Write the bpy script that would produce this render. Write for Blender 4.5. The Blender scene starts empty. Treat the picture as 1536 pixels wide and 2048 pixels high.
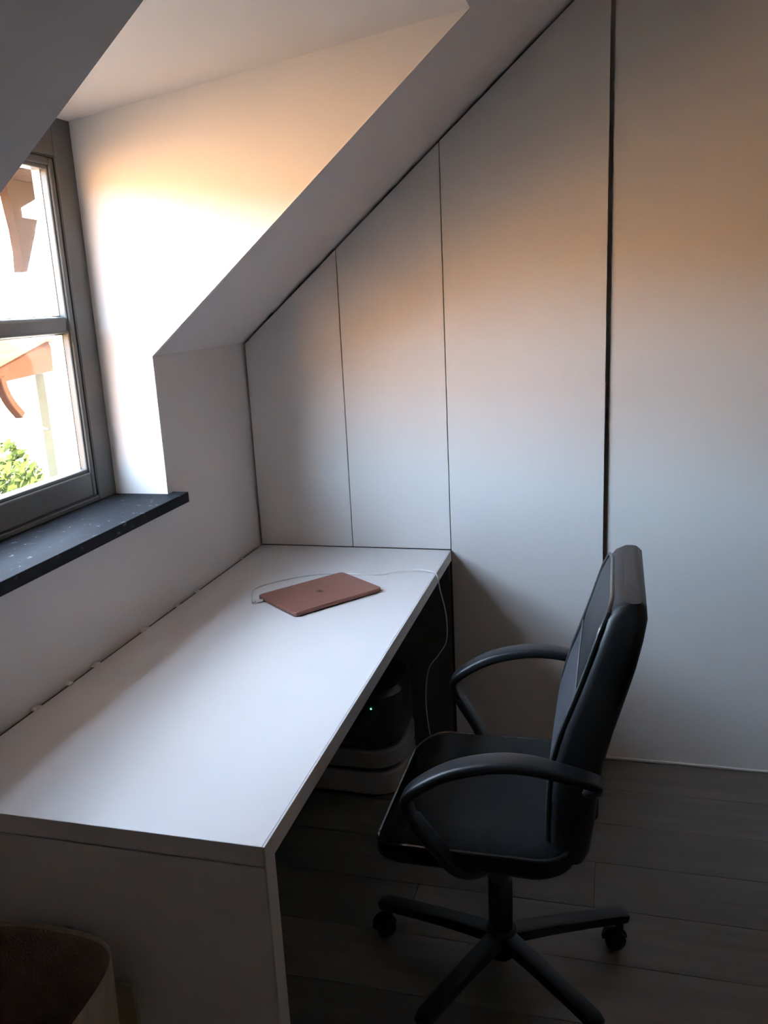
import bpy, bmesh, math, random
from mathutils import Vector, Matrix
random.seed(7)
S = bpy.context.scene
C = S.collection

# ------------------------------------------------------------------ camera
cam_d = bpy.data.cameras.new('camera')
cam = bpy.data.objects.new('camera', cam_d); C.objects.link(cam)
cam_d.sensor_fit = 'VERTICAL'; cam_d.sensor_height = 36.0
cam_d.lens = 1700.8 / 2048 * 36.0
cam_d.clip_start = 0.02; cam_d.clip_end = 300
YAW, PITCH, ROLL = -0.2715, -0.2473, -0.0499
fw = Vector((math.sin(YAW)*math.cos(PITCH), math.cos(YAW)*math.cos(PITCH), math.sin(PITCH)))
r0 = fw.cross(Vector((0, 0, 1))).normalized(); u0 = r0.cross(fw)
rt = math.cos(ROLL)*r0 + math.sin(ROLL)*u0
up = -math.sin(ROLL)*r0 + math.cos(ROLL)*u0
cam.matrix_world = Matrix(((rt.x, up.x, -fw.x, 1.2427), (rt.y, up.y, -fw.y, -2.7549), (rt.z, up.z, -fw.z, 1.6025), (0, 0, 0, 1)))
S.camera = cam

# ------------------------------------------------------------------ sky, sun, exposure
w = bpy.data.worlds.new('sky'); S.world = w; w.use_nodes = True
bg = w.node_tree.nodes['Background']
# clear-air sky plus a thin veil of even high haze
sky = w.node_tree.nodes.new('ShaderNodeTexSky'); sky.sky_type = 'NISHITA'; sky.sun_disc = False
sky.sun_elevation = math.radians(37); sky.sun_rotation = math.radians(63); sky.dust_density = 1.0
scl = w.node_tree.nodes.new('ShaderNodeVectorMath'); scl.operation = 'SCALE'; scl.inputs['Scale'].default_value = 3.75
haze = w.node_tree.nodes.new('ShaderNodeVectorMath'); haze.operation = 'ADD'; haze.inputs[1].default_value = (10.0, 11.0, 12.2)
w.node_tree.links.new(sky.outputs['Color'], scl.inputs[0]); w.node_tree.links.new(scl.outputs[0], haze.inputs[0])
w.node_tree.links.new(haze.outputs[0], bg.inputs['Color'])
bg.inputs['Strength'].default_value = 1.0
sun_d = bpy.data.lights.new('sun', 'SUN'); sun_d.energy = 60; sun_d.angle = math.radians(0.6); sun_d.color = (1.0, 0.93, 0.82)
sun = bpy.data.objects.new('sun', sun_d); C.objects.link(sun)
sun.rotation_euler = Vector((-0.70, -0.35, -0.60)).to_track_quat('-Z', 'Y').to_euler()
S.view_settings.view_transform = 'Standard'; S.view_settings.look = 'None'
S.view_settings.gamma = 1.0; S.view_settings.use_curve_mapping = False
S.view_settings.exposure = 0.72
S.cycles.use_denoising = True
S.cycles.max_bounces = 7; S.cycles.diffuse_bounces = 5; S.cycles.glossy_bounces = 3
S.cycles.caustics_reflective = False; S.cycles.caustics_refractive = False; S.cycles.adaptive_threshold = 0.02

# ------------------------------------------------------------------ materials
def mat(name, col, rough=0.6, metal=0.0, var=0.0, scale=8.0, bump=0.0, bscale=60.0, spec=0.5, stretch=None, sheen=0.0):
    m = bpy.data.materials.new(name); m.use_nodes = True
    nt = m.node_tree; p = nt.nodes['Principled BSDF']
    p.inputs['Base Color'].default_value = (*col, 1); p.inputs['Roughness'].default_value = rough
    p.inputs['Metallic'].default_value = metal; p.inputs['Specular IOR Level'].default_value = spec
    if sheen: p.inputs['Sheen Weight'].default_value = sheen
    if var or bump:
        tc = nt.nodes.new('ShaderNodeTexCoord'); mp = nt.nodes.new('ShaderNodeMapping')
        nt.links.new(tc.outputs['Object'], mp.inputs['Vector'])
        if stretch: mp.inputs['Scale'].default_value = stretch
    if var:
        n = nt.nodes.new('ShaderNodeTexNoise'); n.inputs['Scale'].default_value = scale; n.inputs['Detail'].default_value = 5
        nt.links.new(mp.outputs['Vector'], n.inputs['Vector'])
        r = nt.nodes.new('ShaderNodeValToRGB')
        r.color_ramp.elements[0].position = 0.3; r.color_ramp.elements[1].position = 0.7
        r.color_ramp.elements[0].color = (*[c*(1-var) for c in col], 1)
        r.color_ramp.elements[1].color = (*[min(1, c*(1+var)) for c in col], 1)
        nt.links.new(n.outputs['Fac'], r.inputs['Fac']); nt.links.new(r.outputs['Color'], p.inputs['Base Color'])
    if bump:
        n2 = nt.nodes.new('ShaderNodeTexNoise'); n2.inputs['Scale'].default_value = bscale; n2.inputs['Detail'].default_value = 4
        nt.links.new(mp.outputs['Vector'], n2.inputs['Vector'])
        b = nt.nodes.new('ShaderNodeBump'); b.inputs['Strength'].default_value = bump; b.inputs['Distance'].default_value = 0.004
        nt.links.new(n2.outputs['Fac'], b.inputs['Height']); nt.links.new(b.outputs['Normal'], p.inputs['Normal'])
    return m

M = {}
M['plaster'] = mat('white_plaster_paint', (0.74, 0.705, 0.69), 0.85, var=0.02, scale=3, bump=0.03, bscale=60)
M['back_paint'] = mat('wall_paint_grey_white', (0.68, 0.65, 0.63), 0.8, var=0.02, scale=2.5, bump=0.03, bscale=60)
M['far_room'] = mat('dim_room_wall_paint', (0.76, 0.73, 0.70), 0.9, var=0.03, scale=3)
M['laminate'] = mat('white_laminate', (0.71, 0.69, 0.69), 0.42, var=0.012, scale=5)
M['door_lam'] = mat('door_laminate', (0.70, 0.67, 0.655), 0.50, var=0.012, scale=5, stretch=(1, 1, 0.1))
M['edge'] = mat('laminate_edge', (0.62, 0.60, 0.58), 0.55)
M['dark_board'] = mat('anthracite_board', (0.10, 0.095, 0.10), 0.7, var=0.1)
M['carcass'] = mat('carcass_board', (0.12, 0.10, 0.09), 0.7, var=0.1)
M['frame'] = mat('grey_window_paint', (0.10, 0.102, 0.098), 0.42, spec=0.3, var=0.04, scale=12)
M['gasket'] = mat('black_rubber_and_gap_shade', (0.03, 0.03, 0.03), 0.5)
M['spacer'] = mat('aluminium_spacer', (0.45, 0.45, 0.45), 0.35, metal=0.8, var=0.05)
M['floor_gap'] = mat('floor_underlay', (0.02, 0.018, 0.016), 0.9, var=0.1)
M['filler'] = mat('white_filler', (0.72, 0.70, 0.66), 0.8, var=0.05, scale=40, bump=0.4, bscale=120)
M['leather'] = mat('black_leatherette', (0.016, 0.016, 0.018), 0.42, var=0.15, scale=25, bump=0.15, bscale=400, spec=0.28)
M['seat_leather'] = mat('dark_dull_seat_leatherette', (0.010, 0.011, 0.013), 0.5, var=0.15, scale=25, bump=0.15, bscale=400, spec=0.12)  # darker and less shiny than the other leatherette
M['fabric'] = mat('blue_black_fabric', (0.020, 0.021, 0.030), 0.75, var=0.2, scale=200, bump=0.3, bscale=900, sheen=0.1)
M['piping'] = mat('glossy_piping', (0.035, 0.036, 0.038), 0.22, var=0.1, spec=0.8)
M['plastic'] = mat('black_plastic', (0.014, 0.014, 0.016), 0.40, spec=0.35, var=0.1, scale=30, bump=0.1, bscale=700)
M['steel'] = mat('black_steel', (0.012, 0.012, 0.012), 0.4, metal=0.3, var=0.1)
M['rose'] = mat('rose_aluminium', (0.35, 0.16, 0.125), 0.5, metal=0.5, var=0.02, scale=60)
M['rose_dark'] = mat('rose_emblem', (0.20, 0.085, 0.07), 0.4, metal=0.5, var=0.02)
M['laptop_base'] = mat('rose_base', (0.28, 0.14, 0.115), 0.45, metal=0.6, var=0.02)
M['cable'] = mat('white_cable', (0.62, 0.62, 0.62), 0.5, var=0.03)
M['bin_out'] = mat('cream_felt', (0.40, 0.32, 0.25), 0.9, var=0.12, scale=40, bump=0.4, bscale=250)
M['bin_in'] = mat('brown_lining', (0.24, 0.165, 0.13), 0.9, var=0.15, scale=30, bump=0.4, bscale=200)
M['card'] = mat('pale_cardboard', (0.42, 0.36, 0.24), 0.85, var=0.06, scale=30)
M['printer_grey'] = mat('printer_grey_plastic', (0.24, 0.22, 0.21), 0.5, var=0.03)
M['printer_black'] = mat('printer_black_plastic', (0.02, 0.02, 0.025), 0.3, var=0.1)
M['wood_ext'] = mat('weathered_brown_timber', (0.030, 0.0135, 0.0075), 0.9, spec=0.03, var=0.25, scale=6, stretch=(1, 8, 8), bump=0.3, bscale=30)
M['orange_timber'] = mat('orange_stained_timber', (0.026, 0.0085, 0.0038), 0.9, spec=0.03, var=0.25, scale=6, stretch=(1, 8, 8))
M['render_white'] = mat('white_render', (0.80, 0.78, 0.74), 0.9, spec=0.1, var=0.03, scale=2, bump=0.2, bscale=20)
M['rooftile'] = mat('terracotta_tile', (0.10, 0.035, 0.014), 0.9, spec=0.03, var=0.2, scale=4, bump=0.4, bscale=10)
M['yellow_timber'] = mat('pale_yellow_timber', (0.055, 0.052, 0.030), 0.9, spec=0.03, var=0.1)
M['leaf'] = mat('green_leaf', (0.034, 0.044, 0.008), 0.9, spec=0.03, var=0.3, scale=3)
M['trunk'] = mat('bark', (0.12, 0.08, 0.05), 0.9, var=0.3, scale=10)
M['dark_glass'] = mat('dark_window_pane', (0.05, 0.06, 0.07), 0.1, var=0.1)

# unseen ground outside: warm far slope and dark near zone, shaped for indoor light
m = mat('unseen_ground_dark_near_warm_far', (0.50, 0.255, 0.11), 0.95, var=0.22, scale=0.25); nt = m.node_tree; p = nt.nodes['Principled BSDF']
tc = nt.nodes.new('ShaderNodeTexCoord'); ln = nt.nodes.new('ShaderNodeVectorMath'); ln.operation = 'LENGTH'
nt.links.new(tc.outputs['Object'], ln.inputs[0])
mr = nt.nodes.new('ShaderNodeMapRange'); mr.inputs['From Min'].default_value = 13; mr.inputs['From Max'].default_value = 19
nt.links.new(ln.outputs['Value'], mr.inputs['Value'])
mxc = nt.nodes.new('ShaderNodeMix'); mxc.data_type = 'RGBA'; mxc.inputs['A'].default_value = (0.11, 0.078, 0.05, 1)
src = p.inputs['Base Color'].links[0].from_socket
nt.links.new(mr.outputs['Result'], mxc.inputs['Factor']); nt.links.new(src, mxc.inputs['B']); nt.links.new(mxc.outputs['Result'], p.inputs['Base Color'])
M['ground'] = m

# slate sill with chalky scratches
m = mat('slate_sill', (0.02, 0.022, 0.026), 0.6, spec=0.03, bump=0.15, bscale=120); nt = m.node_tree; p = nt.nodes['Principled BSDF']
tc = nt.nodes.new('ShaderNodeTexCoord'); n = nt.nodes.new('ShaderNodeTexNoise'); n.inputs['Scale'].default_value = 34; n.inputs['Detail'].default_value = 6
n.inputs['Roughness'].default_value = 0.65
nt.links.new(tc.outputs['Object'], n.inputs['Vector'])
r = nt.nodes.new('ShaderNodeValToRGB'); e = r.color_ramp.elements
e[0].position = 0.0; e[0].color = (0.016, 0.017, 0.020, 1); e[1].position = 0.625; e[1].color = (0.026, 0.028, 0.033, 1)
x = e.new(0.66); x.color = (0.13, 0.135, 0.145, 1)
nt.links.new(n.outputs['Fac'], r.inputs['Fac']); nt.links.new(r.outputs['Color'], p.inputs['Base Color']); M['slate'] = m

# floor planks: laminate grain, tone differs per plank
m = bpy.data.materials.new('grey_brown_laminate_plank'); m.use_nodes = True; nt = m.node_tree; p = nt.nodes['Principled BSDF']
tc = nt.nodes.new('ShaderNodeTexCoord'); oi = nt.nodes.new('ShaderNodeObjectInfo'); mp = nt.nodes.new('ShaderNodeMapping')
mp.inputs['Scale'].default_value = (2.0, 30, 1)
off = nt.nodes.new('ShaderNodeVectorMath'); off.operation = 'ADD'
mul = nt.nodes.new('ShaderNodeMath'); mul.operation = 'MULTIPLY'; mul.inputs[1].default_value = 37.0
nt.links.new(oi.outputs['Random'], mul.inputs[0]); nt.links.new(tc.outputs['Object'], mp.inputs['Vector'])
nt.links.new(mp.outputs['Vector'], off.inputs[0]); nt.links.new(mul.outputs[0], off.inputs[1])
n = nt.nodes.new('ShaderNodeTexNoise'); n.inputs['Scale'].default_value = 1.0; n.inputs['Detail'].default_value = 6
nt.links.new(off.outputs[0], n.inputs['Vector'])
r = nt.nodes.new('ShaderNodeValToRGB'); r.color_ramp.elements[0].position = 0.25; r.color_ramp.elements[1].position = 0.75
r.color_ramp.elements[0].color = (0.105, 0.087, 0.072, 1); r.color_ramp.elements[1].color = (0.15, 0.126, 0.105, 1)
hs = nt.nodes.new('ShaderNodeHueSaturation'); mr = nt.nodes.new('ShaderNodeMapRange')
mr.inputs['To Min'].default_value = 0.8; mr.inputs['To Max'].default_value = 1.25
nt.links.new(oi.outputs['Random'], mr.inputs['Value']); nt.links.new(mr.outputs['Result'], hs.inputs['Value'])
nt.links.new(n.outputs['Fac'], r.inputs['Fac']); nt.links.new(r.outputs['Color'], hs.inputs['Color'])
nt.links.new(hs.outputs['Color'], p.inputs['Base Color']); p.inputs['Roughness'].default_value = 0.5; M['plank'] = m

# thin window glass
m = bpy.data.materials.new('clear_glass_pane'); m.use_nodes = True; nt = m.node_tree; nt.nodes.clear()
o = nt.nodes.new('ShaderNodeOutputMaterial'); mx = nt.nodes.new('ShaderNodeMixShader'); tr = nt.nodes.new('ShaderNodeBsdfTransparent')
gl = nt.nodes.new('ShaderNodeBsdfGlossy'); gl.inputs['Roughness'].default_value = 0.02; fr = nt.nodes.new('ShaderNodeMath'); fr.operation = 'MULTIPLY_ADD'; fr.inputs[1].default_value = 0.35; fr.inputs[2].default_value = 0.03
lw = nt.nodes.new('ShaderNodeLayerWeight'); lw.inputs['Blend'].default_value = 0.2; nt.links.new(lw.outputs['Facing'], fr.inputs[0])
tr.inputs['Color'].default_value = (0.96, 0.98, 0.97, 1)
nt.links.new(fr.outputs[0], mx.inputs[0]); nt.links.new(tr.outputs[0], mx.inputs[1]); nt.links.new(gl.outputs[0], mx.inputs[2]); nt.links.new(mx.outputs[0], o.inputs[0])
M['glass'] = m

m = bpy.data.materials.new('green_status_light'); m.use_nodes = True; nt = m.node_tree; p = nt.nodes['Principled BSDF']
p.inputs['Emission Color'].default_value = (0.15, 1.0, 0.45, 1); p.inputs['Emission Strength'].default_value = 2.5; M['led'] = m

# ------------------------------------------------------------------ helpers
def obj(name, bm, material, parent=None, smooth=False, loc=None):
    bmesh.ops.remove_doubles(bm, verts=bm.verts, dist=1e-6)
    bmesh.ops.recalc_face_normals(bm, faces=bm.faces)
    me = bpy.data.meshes.new(name); bm.to_mesh(me); bm.free()
    me.materials.append(M[material] if isinstance(material, str) else material)
    if smooth:
        for f in me.polygons: f.use_smooth = True
        me.set_sharp_from_angle(angle=math.radians(40))
    ob = bpy.data.objects.new(name, me); C.objects.link(ob)
    if parent:
        ob.parent = parent
        ob.matrix_parent_inverse = Matrix.Identity(4)
    if loc: ob.location = loc
    return ob
def empty(name, loc=(0, 0, 0), rz=0.0):
    e = bpy.data.objects.new(name, None); C.objects.link(e); e.location = loc; e.rotation_euler = (0, 0, rz); e.empty_display_size = 0.1
    return e
def tag(o, label=None, cat=None, group=None, kind=None):
    if label: o['label'] = label
    if cat: o['category'] = cat
    if group: o['group'] = group
    if kind: o['kind'] = kind
    return o
def struct(o, label, cat=None):
    o['kind'] = 'structure'; o['label'] = label; o['category'] = cat or 'room part'
    return o
def box(bm, x0, x1, y0, y1, z0, z1, bev=0.0, seg=2):
    t = bmesh.new()
    r = bmesh.ops.create_cube(t, size=1.0)
    for v in t.verts:
        v.co = Vector(((x0+x1)/2+v.co.x*(x1-x0), (y0+y1)/2+v.co.y*(y1-y0), (z0+z1)/2+v.co.z*(z1-z0)))
    if bev: bmesh.ops.bevel(t, geom=list(t.edges), offset=bev, segments=seg, profile=0.5, affect='EDGES')
    me = bpy.data.meshes.new('t'); t.to_mesh(me); t.free(); bm.from_mesh(me); bpy.data.meshes.remove(me)
    return bm
def nbox(*a, **k): return box(bmesh.new(), *a, **k)
def prism(bm, pts, axis, a, b, bev=0.0):
    """polygon in the two other axes (order x,y,z without axis) extruded along axis from a to b"""
    def P3(p, v):
        return Vector({'x': (v, p[0], p[1]), 'y': (p[0], v, p[1]), 'z': (p[0], p[1], v)}[axis])
    t = bmesh.new()
    A = [t.verts.new(P3(p, a)) for p in pts]; B = [t.verts.new(P3(p, b)) for p in pts]
    t.faces.new(A); t.faces.new(list(reversed(B)))
    for i in range(len(pts)):
        j = (i+1) % len(pts); t.faces.new((A[i], A[j], B[j], B[i]))
    bmesh.ops.recalc_face_normals(t, faces=t.faces)
    if bev: bmesh.ops.bevel(t, geom=list(t.edges), offset=bev, segments=2, profile=0.5, affect='EDGES')
    me = bpy.data.meshes.new('t'); t.to_mesh(me); t.free(); bm.from_mesh(me); bpy.data.meshes.remove(me)
    return bm
def nprism(*a, **k): return prism(bmesh.new(), *a, **k)
def cr(pts, n=8, closed=False):
    """Catmull-Rom through points"""
    P = [Vector(p) for p in pts]; out = []
    N = len(P); rng = range(N if closed else N-1)
    for i in rng:
        if closed: p0, p1, p2, p3 = P[(i-1) % N], P[i], P[(i+1) % N], P[(i+2) % N]
        else: p0, p1, p2, p3 = P[max(i-1, 0)], P[i], P[i+1], P[min(i+2, N-1)]
        for k in range(n):
            t = k/n
            out.append(0.5*((2*p1)+(p2-p0)*t+(2*p0-5*p1+4*p2-p3)*t*t+(-p0+3*p1-3*p2+p3)*t**3))
    if not closed: out.append(P[-1])
    return out
def sweep(bm, path, sec, side=None, closed=False, scales=None):
    """sweep a closed 2D section (a: along side, b: along normal) on a path; side = fixed side vector or None"""
    rings = []; N = len(path); prev = None
    for i, p in enumerate(path):
        if closed: t = path[(i+1) % N]-path[i-1]
        else: t = path[min(i+1, N-1)]-path[max(i-1, 0)]
        t.normalize()
        if side is not None: s_ = Vector(side)
        elif prev is None: s_ = Vector((0, 0, 1)) if abs(t.z) < .9 else Vector((1, 0, 0))
        else: s_ = prev
        s_ = (s_-t*s_.dot(t)).normalized(); prev = s_; nrm = t.cross(s_)
        k = scales[i] if scales else 1.0
        rings.append([bm.verts.new(p+s_*(a*k)+nrm*(b*k)) for a, b in sec])
    m = len(sec)
    for i in range(N if closed else N-1):
        A, B = rings[i], rings[(i+1) % N]
        for j in range(m): bm.faces.new((A[j], A[(j+1) % m], B[(j+1) % m], B[j]))
    if not closed: bm.faces.new(rings[0]); bm.faces.new(list(reversed(rings[-1])))
    return bm
def circ(r, n=8): return [(r*math.cos(2*math.pi*i/n), r*math.sin(2*math.pi*i/n)) for i in range(n)]
def rrect(a, b, r, n=3):
    out = []
    for cx, cy, s in ((a-r, b-r, 0), (-a+r, b-r, 1), (-a+r, -b+r, 2), (a-r, -b+r, 3)):
        for k in range(n+1):
            t = (s+k/n)*math.pi/2; out.append((cx+r*math.cos(t), cy+r*math.sin(t)))
    return out
def tube(bm, pts, r, n=8, sm=8, closed=False): return sweep(bm, cr(pts, sm, closed), circ(r, n), closed=closed)
def lathe(bm, prof, n=24, c=(0, 0)):
    rings = [[bm.verts.new((c[0]+r*math.cos(2*math.pi*i/n), c[1]+r*math.sin(2*math.pi*i/n), z)) for i in range(n)] for r, z in prof]
    for A, B in zip(rings, rings[1:]):
        for i in range(n): bm.faces.new((A[i], A[(i+1) % n], B[(i+1) % n], B[i]))
    bm.faces.new(rings[0]); bm.faces.new(list(reversed(rings[-1])))
    return bm
def loft(bm, rings, cap=True):
    R = [[bm.verts.new(p) for p in r] for r in rings]; m = len(R[0])
    for A, B in zip(R, R[1:]):
        for j in range(m): bm.faces.new((A[j], A[(j+1) % m], B[(j+1) % m], B[j]))
    if cap: bm.faces.new(R[0]); bm.faces.new(list(reversed(R[-1])))
    return bm

# ------------------------------------------------------------------ measures
ZK, TAN = 1.474, math.tan(0.6964)          # knee wall height, roof pitch
YN, YF = -1.612, -0.605                    # dormer opening
XW = -0.168                                # window plane (room side)
ZS = 1.0817                                # sill top
ZH, ZD, XD = 2.094, 2.2325, 0.9075         # dormer ceiling at window / at slope
DX, DL, DZ = 0.708, 1.6557, 0.75           # desk
YW = 0.0144                                # back wall plane
RX, RY, ZC = 4.2, -4.6, 2.62               # rest of the room
XC = (ZC-ZK)/TAN
PXE = 1.2125                               # right edge of the wardrobe front
def slope(x): return ZK+x*TAN

# ------------------------------------------------------------------ setting
fl = struct(obj('floor', nbox(-0.2, RX+.1, RY-.1, 0.2, -0.12, -0.010), 'floor_gap'), 'dark grey-brown laminate plank floor', 'floor')
pm = None; PW, PL = 0.192, 1.285
row = 0; y = YW-0.004
while y > RY:
    y0 = max(y-PW, RY); x = 0.0-random.random()*PL*0.8
    while x < RX:
        a, b = max(x, 0.004), min(x+PL, RX)
        if b-a > 0.05:
            full = abs(b-a-PL) < 1e-6 and abs(y-y0-PW) < 1e-6
            if full and pm:
                ob = bpy.data.objects.new('plank', pm); C.objects.link(ob); ob.parent = fl
            else:
                L_, W_ = b-a, y-y0
                ob = obj('plank', nbox(-L_/2+.0006, L_/2-.0006, -W_/2+.0006, W_/2-.0006, -.0095, 0, bev=.0009, seg=1), 'plank', fl)
                if full: pm = ob.data
            ob.location = ((a+b)/2, (y+y0)/2, 0)
        x += PL
    y -= PW; row += 1

# knee wall with the notch for the dormer window
kn = [(RY-.1, 0), (0.2, 0), (0.2, ZK+.1), (YF+.004, ZK+.1), (YF+.004, ZS-.031), (YN-.004, ZS-.031), (YN-.004, ZK+.1), (RY-.1, ZK+.1)]
struct(obj('wall_left', nprism(kn, 'x', -0.30, 0.0), 'plaster'), 'low white knee wall under the sloping ceiling', 'wall')
# back wall, recessed behind the wardrobe front
bw = [(-.3, .0405), (PXE+.013, .0405), (PXE+.013, YW), (RX+.1, YW), (RX+.1, .2), (-.3, .2)]
struct(obj('wall_back', nprism(bw, 'z', -0.12, ZC+.1), 'back_paint'), 'plain off-white wall right of the tall white doors', 'wall')
struct(obj('wall_right', nbox(RX, RX+.15, RY-.1, .2, -.12, ZC+.1), 'far_room'), 'dim wall across the room out of view', 'wall')
struct(obj('wall_front', nbox(-.3, RX+.15, RY-.15, RY, -.12, ZC+.1), 'far_room'), 'dim wall behind the viewer out of view', 'wall')
struct(obj('ceiling', nbox(XC-.3, RX+.15, RY-.1, .2, ZC, ZC+.15), 'far_room'), 'flat ceiling beyond the slope out of view', 'ceiling')

# sloping ceiling with the dormer notch
def sl(u, t=0.0):  # u = x on the underside, t = thickness along the normal
    nx, nz = -math.sin(0.6964), math.cos(0.6964)
    return (u+nx*t, slope(u)+nz*t)
bm = bmesh.new()
pl = [(-.10, 0.2), (-.10, YF+.006), (XD, YF+.006), (XD, YN-.006), (-.10, YN-.006), (-.10, RY-.1), (XC, RY-.1), (XC, 0.2)]
A = [bm.verts.new((u, yy, slope(u))) for u, yy in pl]
B = [bm.verts.new((sl(u, .16)[0], yy, sl(u, .16)[1])) for u, yy in pl]
bm.faces.new(A); bm.faces.new(list(reversed(B)))
for i in range(8): bm.faces.new((A[i], A[(i+1) % 8], B[(i+1) % 8], B[i]))
struct(obj('ceiling', bm, 'plaster'), 'white sloping ceiling rising from the knee wall around the dormer', 'ceiling')
# dormer cheeks and ceiling
XO = -0.262
ck = [(XO, ZS-.031), (-.0006, ZS-.031), (-.0006, ZK+.0003), (XD, ZD+.0006), (XD, ZD+.10), (XO, ZH+.10)]
struct(obj('wall_dormer_far', nprism(ck, 'y', YF, YF+.13), 'plaster'), 'white triangular dormer side wall beside the window, brightly lit', 'wall')
struct(obj('wall_dormer_near', nprism(ck, 'y', YN-.13, YN), 'plaster'), 'near dormer side wall hidden behind the slope edge', 'wall')
dc = [(XO, ZH-.023), (XW, ZH), (XD-.0005, ZD), (XD+.05, slope(XD+.05)+.002), (XD+.05, ZD+.16), (XO, ZH+.14)]
struct(obj('ceiling_dormer', nprism(dc, 'y', YN-.1, YF+.1), 'plaster'), 'white dormer ceiling above the window', 'ceiling')

# window
win = empty('window_1', (XW, (YN+YF)/2, ZS)); struct(win, 'grey painted wooden dormer window with a horizontal glazing bar', 'window')
wo = Vector(win.location)
def wpart(name, bm, m, parent=win, smooth=False):
    o = obj(name, bm, m, None, smooth)
    for v in o.data.vertices: v.co -= wo
    o.parent = parent
    return o
def ringbox(bm, x0, x1, ya, yb, za, zb, ty, tzb, tzt, bev=.003):
    box(bm, x0, x1, ya, ya+ty, za, zb, bev); box(bm, x0, x1, yb-ty, yb, za, zb, bev)
    box(bm, x0, x1, ya+ty, yb-ty, za, za+tzb, bev); box(bm, x0, x1, ya+ty, yb-ty, zb-tzt, zb, bev)
    return bm
G = 0.0855
wpart('frame', ringbox(bmesh.new(), XW-.075, XW, YN, YF, ZS, ZH, G, 0.014, 0.098), 'frame')
sa, sb = YN+G+.003, YF-G-.003        # sash outer
sz0, sz1 = ZS+.017, ZH-.101
sash = wpart('sash', ringbox(bmesh.new(), XW-.062, XW-.004, sa, sb, sz0, sz1, 0.018, 0.068, 0.020, .004), 'frame')
ga, gb, gz0, gz1 = sa+.018, sb-.018, sz0+.068, sz1-.020
wpart('glazing_bead', ringbox(bmesh.new(), XW-.05, XW-.010, ga-.002, gb+.002, gz0-.002, gz1+.002, .008, .012, .012, .0035), 'frame', sash)
bar = bmesh.new(); box(bar, XW-.056, XW-.012, ga+.001, gb-.001, 1.549, 1.593, .009, 2)
wpart('glazing_bar', bar, 'frame', sash)
for za, zb in ((gz0, 1.553), (1.589, gz1)):
    wpart('pane', nbox(XW-.030, XW-.026, ga+.004, gb-.004, za+.004, zb-.004), 'glass', sash)
    wpart('pane_spacer', ringbox(bmesh.new(), XW-.048, XW-.0305, ga+.005, gb-.005, za+.005, zb-.005, .003, .003, .003, 0), 'spacer', sash)
wpart('gasket', ringbox(bmesh.new(), XW-.03, XW-.0015, sa-.003, sb+.003, sz0-.003, sz1+.003, .0035, .0035, .0035, 0), 'gasket')
sill = bmesh.new()
prism(sill, [(XW-.02, YN+.001), (0.0, YN+.001), (0.0, YN-.035), (0.049, YN-.035), (0.049, YF+.030), (0.0, YF+.030), (0.0, YF-.001), (XW-.02, YF-.001)], 'z', ZS-.030, ZS, .0015)
so = wpart('window_sill', sill, 'slate'); so['label'] = 'dark slate window sill with chalky scratches'
wpart('outer_sill', nprism([(XW-.075, ZS-.03), (XW-.075, ZS+.01), (-.33, ZS-.02), (-.33, ZS-.05), (XW-.075, ZS-.05)], 'y', YN, YF), 'spacer')
# sealant bead along the foot of the back wall
bm = bmesh.new(); pts = []; xx = PXE+.02
while xx < RX:
    pts.append((xx, YW-.002, .004+random.random()*.003)); xx += .05
sweep(bm, [Vector(p) for p in pts], circ(.0045, 6))
struct(obj('trim_1', bm, 'filler', smooth=True), 'uneven white sealant bead along the foot of the wall', 'trim')

# unseen lower storey and roof ridge of the own house, added to shade the ground
struct(obj('wall_house', nbox(-.30, 8.0, -8, 6, -3.4, -.121), 'plaster'), 'unseen lower storey of the house, added to shade the ground', 'wall')
bm = bmesh.new()
prism(bm, [(XC-.12, ZC+.16), (RX+.15, ZC+.16), (RX+.15, ZC+.4), (3.2, 4.35), (3.0, 4.35)], 'y', RY-.15, .2)
struct(obj('roof', bm, 'dark_board'), 'unseen roof ridge above the room, added to shade the ground', 'roof')

# ------------------------------------------------------------------ built-in wardrobe front
wd = empty('built_in_wardrobe', (PXE/2, 0.02, 0))
tag(wd, 'built-in wardrobe with three flat white doors cut to the roof slope', 'wardrobe')
def wpt(name, bm, m, parent=wd, off=wd.location.copy(), smooth=False):
    o = obj(name, bm, m, None, smooth)
    for v in o.data.vertices: v.co -= off
    o.parent = parent
    return o
gp = 0.009   # shadow gap to wall and ceiling
def sg(x): return slope(x)-gp*1.3
wpt('carcass', nprism([(.001, .02), (PXE, .02), (PXE, slope(PXE)-.004), (.001, ZK-.004)], 'y', .0225, .040), 'carcass')
sp = [(.009, .3545), (.3575, .7065), (.7095, PXE)]
for i, (a, b) in enumerate(sp):
    z0 = 0.012 if i == 2 else DZ+.0025
    wpt('door', nprism([(a, z0), (b, z0), (b, sg(b)), (a, sg(a))], 'y', 0.0, .019, .0008), 'door_lam')

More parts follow.
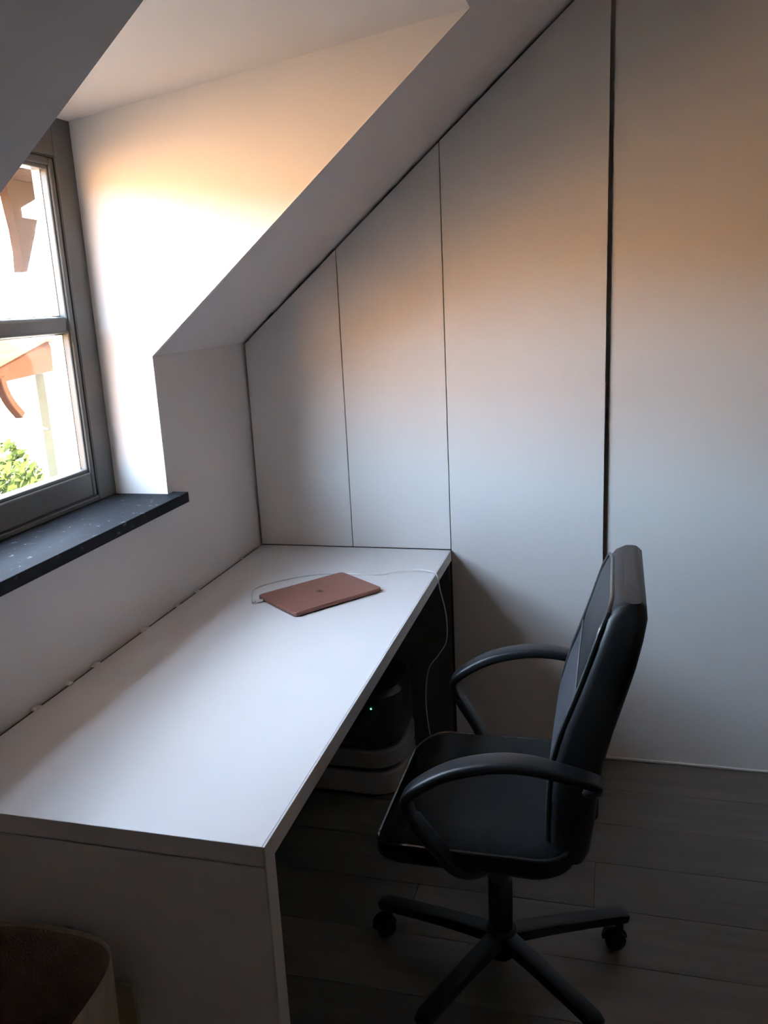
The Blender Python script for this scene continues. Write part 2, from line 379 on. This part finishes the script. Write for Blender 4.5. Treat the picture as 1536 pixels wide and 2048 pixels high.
# ------------------------------------------------------------------ desk
dk = empty('desk', (DX/2, -DL/2, 0)); tag(dk, 'long white built-in desk under the window with a slab end panel', 'desk')
do = dk.location.copy()
def dpt(name, bm, m, smooth=False, parent=dk): return wpt(name, bm, m, parent, do, smooth)
YB = -DL+.038
dpt('tabletop', nbox(.0105, DX-.0042, -DL+.0005, -.0015, .712, DZ, bev=.0007, seg=1), 'laminate')
dpt('end_panel', nbox(.004, DX-.0042, -DL+.001, YB, 0.001, .7095, bev=.0007, seg=1), 'door_lam')
dpt('edge_band', nprism([(-.0015, DZ), (-.0015, .712), (YB, .712), (YB, .001), (-DL, .001), (-DL, DZ)], 'x', DX-.004, DX, .0006), 'edge')
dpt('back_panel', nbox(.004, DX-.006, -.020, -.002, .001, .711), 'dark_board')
dpt('gap_shade_strip', nbox(.0008, .0103, -DL+.002, -.022, .730, .7462), 'gasket')  # black strip standing in for the shade between tabletop and wall
for yy, ln in ((-1.288, .028), (-1.164, .020), (-1.055, .03), (-.823, .04), (-.638, .022), (-.512, .022), (-.175, .012)):
    b_ = bmesh.new(); n_ = 6
    ring = []
    for k in range(n_+1):
        t = k/n_; hgt = (math.sin(math.pi*t)**.5)*(.0038+random.random()*.002)
        yv = yy-ln/2+ln*t
        ring.append([Vector((.0005, yv, .7505)), Vector((.0135, yv, .7505)), Vector((.0135, yv, DZ+.0008+hgt*.35)), Vector((.0005, yv, DZ+.0003+hgt))])
    loft(b_, ring); dpt('spacer_wedge', b_, 'filler')

# ------------------------------------------------------------------ laptop
LA = math.radians(52.0); lp = empty('laptop', (0.405, -0.4985, DZ), LA); tag(lp, 'closed rose-pink aluminium laptop on the white desk', 'laptop')
hx, hy = .152, .106
def slab(z0, z1, r, inset=0.0, n=5, inset_top=None):
    it = inset if inset_top is None else inset_top
    return loft(bmesh.new(), [[Vector((a, b, z0)) for a, b in rrect(hx-inset, hy-inset, r, n)], [Vector((a, b, (z0+z1)/2)) for a, b in rrect(hx, hy, r, n)], [Vector((a, b, z1)) for a, b in rrect(hx-it, hy-it, r, n)]])
obj('base', slab(.0015, .0085, .011, .004, inset_top=0.0008), 'laptop_base', lp)
obj('lid', slab(.0092, .0145, .011, .0004, inset_top=.0012), 'rose', lp)
for sx, sy in ((-1, -1), (1, -1), (1, 1), (-1, 1)):
    obj('rubber_foot', lathe(bmesh.new(), [(.006, 0), (.006, .0016)], 12, (sx*.125, sy*.08)), 'gasket', lp)
# bitten-fruit emblem in the lid centre, upright for the laptop's hinge side (+y)
ap = []
for k in range(40):
    t = 2*math.pi*k/40
    rr = .0125*(1+.10*math.cos(2*t)*0+.06*abs(math.cos(t)))
    x_, y_ = rr*math.cos(t)*1.0, rr*math.sin(t)*1.02
    if y_ > 0: y_ -= .003*math.exp(-(x_/.0035)**2)
    else: y_ += .0018*math.exp(-(x_/.003)**2)
    d2 = math.hypot(x_-.0155, y_-.0015)
    if d2 < .0068:
        x_ = .0155-math.sqrt(max(.0068**2-(y_-.0015)**2, 0))
    ap.append((x_, y_))
em = bmesh.new(); prism(em, ap, 'z', .0143, .0148)
lf = [(0.0, .0125), (.0008, .0155), (.0032, .0178), (.0052, .0184), (.0046, .0155), (.0026, .0132)]
prism(em, lf, 'z', .0143, .0148)
obj('emblem', em, 'rose_dark', lp)

# charging cable
cb = empty('charging_cable', (.2, -.5, DZ)); tag(cb, 'thin white charging cable looping behind the laptop and over the desk edge', 'cable')
co = cb.location.copy()
lm = Matrix.Translation((0.405, -0.4985, DZ)) @ Matrix.Rotation(LA, 4, 'Z')
plug0 = lm @ Vector((-hx-.001, .078, .0055)); plug1 = lm @ Vector((-hx-.022, .079, .0055))
pth = [plug1, lm @ Vector((-hx-.032, .085, .004)), (.186, -.50, DZ+.0025), (.188, -.455, DZ+.0025), (.222, -.40, DZ+.0025), (.283, -.345, DZ+.0025), (.365, -.303, DZ+.0025), (.467, -.296, DZ+.0025), (.534, -.292, DZ+.0025), (.591, -.262, DZ+.006), (.655, -.250, DZ+.009), (.695, -.262, DZ+.008), (.7135, -.272, DZ-.001), (.722, -.272, .70), (.7335, -.270, .645), (.740, -.27, .585), (.735, -.27, .525), (.708, -.27, .478), (.672, -.26, .42), (.650, -.22, .30), (.640, -.15, .15), (.640, -.07, .02), (.66, -.05, .0045)]
wpt('cord', tube(bmesh.new(), pth, .0019, 8, 10), 'cable', cb, co, True)
wpt('plug', sweep(bmesh.new(), [plug0.lerp(plug1, k/6) for k in range(7)], rrect(.0029, .0062, .0026), side=(0, 0, 1)), 'cable', cb, co, True)

# ------------------------------------------------------------------ printer under the desk
pr = empty('printer', (.37, -.22, 0)); tag(pr, 'rounded grey and black printer with a green light under the desk', 'printer')
po = pr.location.copy()
def plan(hx_, ins, z, x0=.17, x1=.585, yf=-.365, yb=-.045, R=.10):
    cx, cy = (x0+x1)/2, (yf+yb)/2
    return [Vector((cx+a, cy+b, z)) for a, b in rrect((x1-x0)/2-ins, (yb-yf)/2-ins, R-ins*.5, 8)]
def tier(name, z0, z1, m, ins=0.0, e=.006):
    return wpt(name, loft(bmesh.new(), [plan(0, ins+e, z0), plan(0, ins, z0+e), plan(0, ins, z1-e), plan(0, ins+e, z1)]), m, pr, po, True)
tier('lower_tray', .001, .083, 'printer_grey'); tier('slot', .083, .100, 'printer_black', .014, .001)
tier('middle_tray', .100, .163, 'printer_grey'); tier('upper_slot', .163, .175, 'printer_black', .012, .001)
tier('top_cover', .175, .365, 'printer_black', .004, .015)
wpt('status_light', lathe(bmesh.new(), [(.0005, -.0005), (.0028, 0), (.0022, .0012), (.0004, .0018)], 10), 'led', pr, Vector((0, 0, 0))).matrix_local = Matrix.Translation(Vector((.500, -.3625, .318))-po) @ Matrix.Rotation(math.pi/2, 4, 'X')

# ------------------------------------------------------------------ office chair (faces -x, towards the desk)
CX, CY = 0.998, -1.005
ch = empty('office_chair', (CX, CY, 0)); tag(ch, 'black leatherette swivel office chair with looped armrests at the desk', 'chair')
def cpt(name, bm, m, smooth=True, parent=ch): return obj(name, bm, m, parent, smooth)
def sring(ins, z, droop=0.0):
    out = []
    for a, b in rrect(.212-ins, .245-ins, .075-ins*.4, 7):
        x_ = a-.033
        f_ = max(0.0, (-x_-.14)/.105)
        out.append(Vector((x_, b, z-.030*f_*f_*(1.0 if z > .46 else .45))))
    return out
cpt('seat', loft(bmesh.new(), [sring(.05, .428), sring(.012, .433), sring(0, .446), sring(0, .468), sring(.004, .482), sring(.014, .491), sring(.035, .4955), sring(.09, .495), sring(.15, .489)]), 'seat_leather')
cpt('seat_piping', sweep(bmesh.new(), [p+Vector((0, 0, .001)) for p in sring(.0025, .484)], circ(.0042, 6), closed=True), 'piping')
cpt('seat_pan', loft(bmesh.new(), [[Vector((a-.02, b, z)) for a, b in rrect(.15, .17, .05, 4)] for z in (.405, .4295)]), 'plastic')
# backrest: side profile front x / rear x by height, world x minus CX
prof = [(.452, 1.134, 1.196), (.48, 1.127, 1.208), (.55, 1.127, 1.217), (.62, 1.130, 1.224), (.69, 1.136, 1.233), (.76, 1.155, 1.250), (.835, 1.182, 1.272), (.90, 1.204, 1.290), (.955, 1.221, 1.302), (.995, 1.234, 1.309), (1.018, 1.250, 1.307), (1.026, 1.266, 1.298)]
def hw(z):
    if z < .60: return .195+.025*(z-.45)/.15
    if z < .93: return .220
    t = (z-.93)/.098
    return .220-.028*t*t
def bring(z, f, r, ins=0.0, grow=0.0):
    cx, hxx = (f+r)/2-CX, (r-f)/2
    return [Vector((cx+a, b, z)) for a, b in rrect(hxx-ins, hw(z)-ins, min(.020, hxx*.9), 4)]
cpt('back_shell', loft(bmesh.new(), [bring(*p) for p in prof]), 'leather')
import bisect
def fx(z):
    zs = [p[0] for p in prof]; i = min(max(bisect.bisect(zs, z)-1, 0), len(prof)-2)
    t = (z-zs[i])/(zs[i+1]-zs[i]); return prof[i][1]+(prof[i+1][1]-prof[i][1])*t-CX
def pad(za, zb, n, th, m, name):
    bm = bmesh.new(); J = 14; rows = []
    for i in range(n+1):
        z = za+(zb-za)*i/n; row_ = []
        for j in range(J+1):
            t = -1+2*j/J; y_ = t*(hw(z)-.020)
            ez = min(i, n-i)/n*2; puff = th*(1-t**6)*min(1, .25+1.6*ez)
            row_.append(bm.verts.new((fx(z)-.001-puff, y_, z)))
        rows.append(row_)
    for i in range(n):
        for j in range(J): bm.faces.new((rows[i][j], rows[i][j+1], rows[i+1][j+1], rows[i+1][j]))
    ed = [e for e in bm.edges if e.is_boundary]
    ex = bmesh.ops.extrude_edge_only(bm, edges=ed)
    for v in [g for g in ex['geom'] if isinstance(g, bmesh.types.BMVert)]: v.co.x += .012
    cpt(name, bm, m)
pad(.505, .8335, 14, .008, 'fabric', 'lower_back_pad')
pad(.8365, 1.008, 9, .009, 'leather', 'upper_back_pad')
pp = []
zl = [.50+(1.004-.50)*k/16 for k in range(17)]
for z in zl: pp.append((fx(z)-.003, -hw(z)+.012, z))
for k in range(1, 8): pp.append((fx(1.012)-.002, (-1+2*k/8)*(hw(1.012)-.02), 1.013))
for z in reversed(zl): pp.append((fx(z)-.003, hw(z)-.012, z))
cpt('back_piping', sweep(bmesh.new(), [Vector(p) for p in pp], circ(.0045, 6)), 'piping')
cpt('back_seam', tube(bmesh.new(), [(fx(.835)-.003, -hw(.835)+.014, .835), (fx(.835)-.004, 0, .835), (fx(.835)-.003, hw(.835)-.014, .835)], .0025, 6, 8), 'piping')
cpt('back_bracket', nprism([(.04, .40), (.18, .40), (.225, .46), (.225, .60), (.205, .60), (.195, .47), (.165, .425), (.04, .425)], 'y', -.035, .035, .004), 'steel', False)
for s in (-1, 1):
    ay = s*.272
    top = cr([(1.205-CX, s*.238, .655), (1.222-CX, s*.262, .684), (1.150-CX, ay, .708), (1.085-CX, ay, .717), (1.020-CX, ay, .712), (.945-CX, ay, .690), (.885-CX, ay, .655), (.850-CX, ay, .622), (.851-CX, ay, .592), (.868-CX, s*.270, .560), (.905-CX, s*.262, .505), (.938-CX, s*.245, .452), (.975-CX, s*.215, .428), (1.01-CX, s*.16, .422)], 6)
    n = len(top); scl = []
    for i in range(n):
        t = i/(n-1); scl.append(.75+.35*math.sin(math.pi*min(1, t*1.5)) if t < .67 else .95)
    cpt('armrest', sweep(bmesh.new(), top, rrect(.024, .011, .008, 3), side=(0, 1, 0), scales=scl), 'plastic')
cpt('mechanism', nbox(-.10, .07, -.075, .075, .365, .406, bev=.008), 'steel', False)
cpt('tilt_lever', tube(bmesh.new(), [(0, .07, .385), (.01, .16, .383), (.012, .20, .380)], .006, 8), 'plastic')
cpt('column', lathe(bmesh.new(), [(.029, .10), (.029, .24), (.026, .245), (.023, .25), (.014, .252), (.014, .368)], 24), 'steel')
cpt('column_cover', lathe(bmesh.new(), [(.026, .245), (.0255, .37)], 24), 'plastic')
cpt('hub', lathe(bmesh.new(), [(.030, .035), (.034, .045), (.037, .06), (.037, .108), (.031, .114)], 24), 'plastic')
for k in range(5):
    an = math.radians((24, 97, 170, 245, 317)[k]); d_ = Vector((math.cos(an), math.sin(an), 0)); sd = Vector((-d_.y, d_.x, 0))
    path = [d_*.026+Vector((0, 0, .088)), d_*.12+Vector((0, 0, .091)), d_*.22+Vector((0, 0, .090)), d_*.306+Vector((0, 0, .087)), d_*.322+Vector((0, 0, .083))]
    leg = cpt('leg', sweep(bmesh.new(), path, rrect(.021, .0135, .005, 2), side=sd, scales=[1.1, 1.02, .95, .93, .75]), 'plastic')
    b_ = bmesh.new(); cpos = d_*.304
    ca = .25+.2*k
    cd = Vector((math.cos(ca), math.sin(ca), 0)); cs = Vector((-cd.y, cd.x, 0)); wc = cpos-cd*.012+Vector((0, 0, .0255))
    for s in (-1, 1):
        ring = []
        for off, rr in ((.006, .020), (.007, .0252), (.019, .0252), (.022, .021), (.0225, .008)):
            ring.append([wc+cs*(s*off)+cd*(rr*math.cos(2*math.pi*i/18))+Vector((0, 0, rr*math.sin(2*math.pi*i/18))) for i in range(18)])
        loft(b_, ring)
    hood = [[wc+cs*o_+cd*(.031*math.cos(t))+Vector((0, 0, .033*math.sin(t))) for t in [math.pi*i/10 for i in range(11)]] for o_ in (-.0055, .0055)]
    loft(b_, hood)
    sweep(b_, [cpos+Vector((0, 0, .040)), cpos+Vector((0, 0, .082))], circ(.011, 8))
    cpt('caster', b_, 'steel', True, leg)

# ------------------------------------------------------------------ waste basket and cardboard beside the desk end
bn = empty('waste_basket', (.305, -1.835, 0)); tag(bn, 'soft cream basket with brown lining beside the desk end panel', 'basket')
def bnr(k, z, w_=0.0, wob=0.0):
    out = []
    for i in range(48):
        t = 2*math.pi*i/48; c_, s_ = math.cos(t), math.sin(t)
        e_ = 2/3.0
        x_ = abs(c_)**e_*(1 if c_ >= 0 else -1)*.160*k; y_ = abs(s_)**e_*(1 if s_ >= 0 else -1)*.156*k
        out.append(Vector((x_*(1+w_), y_*(1+w_), z+wob*math.sin(3*t+.6))))
    return out
obj('body', loft(bmesh.new(), [bnr(.90, .001), bnr(.93, .03), bnr(.965, .28), bnr(.985, .45), bnr(1.0, .55, 0, .004)], cap=False), 'bin_out', bn, True)
obj('rim', loft(bmesh.new(), [bnr(1.001, .545, 0, .004), bnr(1.004, .553, 0, .004), bnr(.994, .556, 0, .004), bnr(.986, .552, 0, .004), bnr(.984, .546, 0, .004)], cap=False), 'bin_out', bn, True)
obj('lining', loft(bmesh.new(), [bnr(.985, .549, 0, .004), bnr(.965, .45), bnr(.93, .28), bnr(.91, .17), bnr(.6, .15), bnr(.05, .15)], cap=False), 'bin_in', bn, True)
cd_ = obj('cardboard_sheet', nprism([(-.12, .0), (.055, .0), (.040, .44), (-.10, .44)], 'y', -.004, .004), 'card', None)
cd_.location = (.395, -1.669, .001); tag(cd_, 'pale cardboard sheet standing between the basket and the desk end', 'cardboard')

# ------------------------------------------------------------------ outside the window
gr = bmesh.new(); NX, NY = 30, 40; V = []  # unseen hillside, its height set for the warm light indoors
for i in range(NX+1):
    row_ = []
    for j in range(NY+1):
        X = -1.2-(i/NX)**1.5*90; Y = -90+180*j/NY
        dist = math.hypot(X+.2, Y+1.1); t = min(max((dist-9)/26, 0), 1); t = t*t*(3-2*t)
        z = -3.1+t*(4.1+dist*.130)*min(1, max(0, (-X-3)/12))+.25*math.sin(X*.5)*math.cos(Y*.37)*min(1, dist/20)
        row_.append(gr.verts.new((X, Y, z)))
    V.append(row_)
for i in range(NX):
    for j in range(NY): gr.faces.new((V[i][j], V[i+1][j], V[i+1][j+1], V[i][j+1]))
struct(obj('ground', gr, 'ground', smooth=True), 'unseen warm hillside added to throw orange light indoors', 'ground')

# roof overhang of the dormer: soffit boards on a slab
oh = empty('roof_overhang', (-.54, .4, 2.02)); tag(oh, 'brown timber roof overhang seen through the top of the window', 'roof')
oo = oh.location.copy()
wpt('roof_slab', nprism([(-.735, 2.040), (-.735, 2.075), (-.30, 2.30), (-.30, 2.040)], 'y', -.68, 1.6), 'rooftile', oh, oo)
yy = -.68
while yy < 1.55:
    wpt('soffit_board', nbox(-.735, -.362, yy+.002, min(yy+.118, 1.6), 2.020, 2.0395, bev=.002, seg=1), 'wood_ext', oh, oo); yy += .12
wpt('fascia_board', nbox(-.757, -.736, -.68, 1.6, 2.000, 2.085, bev=.002, seg=1), 'wood_ext', oh, oo)
bk = [(-.325, 2.0195), (-.170, 2.0195), (-.185, 1.967), (-.262, 1.935), (-.262, 1.907), (-.188, 1.905), (-.212, 1.856), (-.278, 1.737), (-.303, 1.736), (-.296, 1.80), (-.300, 1.87), (-.315, 1.96)]
wpt('bracket', nprism(bk, 'x', -.640, -.605, .003), 'wood_ext', oh, oo)['label'] = 'carved hanging timber bracket'

# white neighbouring house
hs_ = empty('neighbour_house', (-12, 11, -3.1)); tag(hs_, 'bright white rendered house glaring through the window', 'building')
ho = hs_.location.copy()
wpt('wall', nbox(-16, -8.5, 3.2, 20, -3.2, 5.2), 'render_white', hs_, ho)
wpt('roof', nprism([(-16.6, 5.0), (-7.9, 5.0), (-12.25, 8.2)], 'y', 2.8, 20.4), 'rooftile', hs_, ho)
# timber lean-to roof with posts in front of it
cn = empty('timber_canopy', (-5.1, 5.3, -3.1)); tag(cn, 'orange-brown gabled timber canopy outside the lower window pane', 'canopy')
cno = cn.location.copy()
wpt('gable_board', nprism([(4.2, .72), (4.2, .93), (5.66, 1.31), (5.80, 1.29), (5.835, 1.24), (5.82, .965), (4.95, .925), (4.6, .76)], 'x', -5.06, -5.0, .004), 'orange_timber', cn, cno)
wpt('roof_deck', nprism([(4.1, .90), (4.1, .94), (5.67, 1.345), (5.85, 1.315), (5.84, 1.28), (5.66, 1.305)], 'x', -6.6, -4.93), 'rooftile', cn, cno)
wpt('brace', sweep(bmesh.new(), cr([(-5.03, 4.93, .98), (-5.03, 4.97, .82), (-5.03, 5.05, .68), (-5.03, 5.17, .545)], 6), rrect(.05, .045, .01, 1), side=(1, 0, 0)), 'orange_timber', cn, cno)
for xv in (-6.45, -5.04):
    yv = 5.66
    wpt('post', nbox(xv-.06, xv+.06, yv-.06, yv+.06, -3.3, .95, bev=.005), 'yellow_timber', cn, cno)
wpt('rail', tube(bmesh.new(), [(-5.03, 5.17, .545), (-5.03, 5.45, .38), (-5.03, 5.66, .30)], .012, 6, 6), 'spacer', cn, cno)

# leafy tree crown at the lower left of the pane
tr_ = empty('garden_tree', (-3.8, 2.9, -3.1)); tag(tr_, 'light green leafy tree top in the lower corner of the window', 'tree')
to_ = tr_.location.copy()
wpt('trunk', tube(bmesh.new(), [(-3.8, 2.9, -3.3), (-3.76, 2.88, -1.8), (-3.8, 2.9, -.3)], .08, 8, 5), 'trunk', tr_, to_, True)
lv = bmesh.new()
for k in range(6500):
    while True:
        v = Vector((random.uniform(-1, 1), random.uniform(-1, 1), random.uniform(-1, 1)))
        if .45 < v.length < 1: break
    c_ = Vector((-3.8, 2.91, -.17))+Vector((v.x*.8, v.y*.84, v.z*.84))*(0.86+.14*math.sin(v.x*7)*math.cos(v.y*6+v.z*5))
    a_ = Vector((random.gauss(0, 1), random.gauss(0, 1), random.gauss(0, 1))).normalized(); b2 = a_.orthogonal().normalized(); c3 = a_.cross(b2)
    l_ = random.uniform(.035, .065)
    q_ = [lv.verts.new(c_+b2*l_), lv.verts.new(c_+c3*l_*.45+a_*.01), lv.verts.new(c_-b2*l_), lv.verts.new(c_-c3*l_*.45+a_*.01)]
    lv.faces.new(q_)
fo = wpt('foliage', lv, 'leaf', tr_, to_); fo['kind'] = 'stuff'
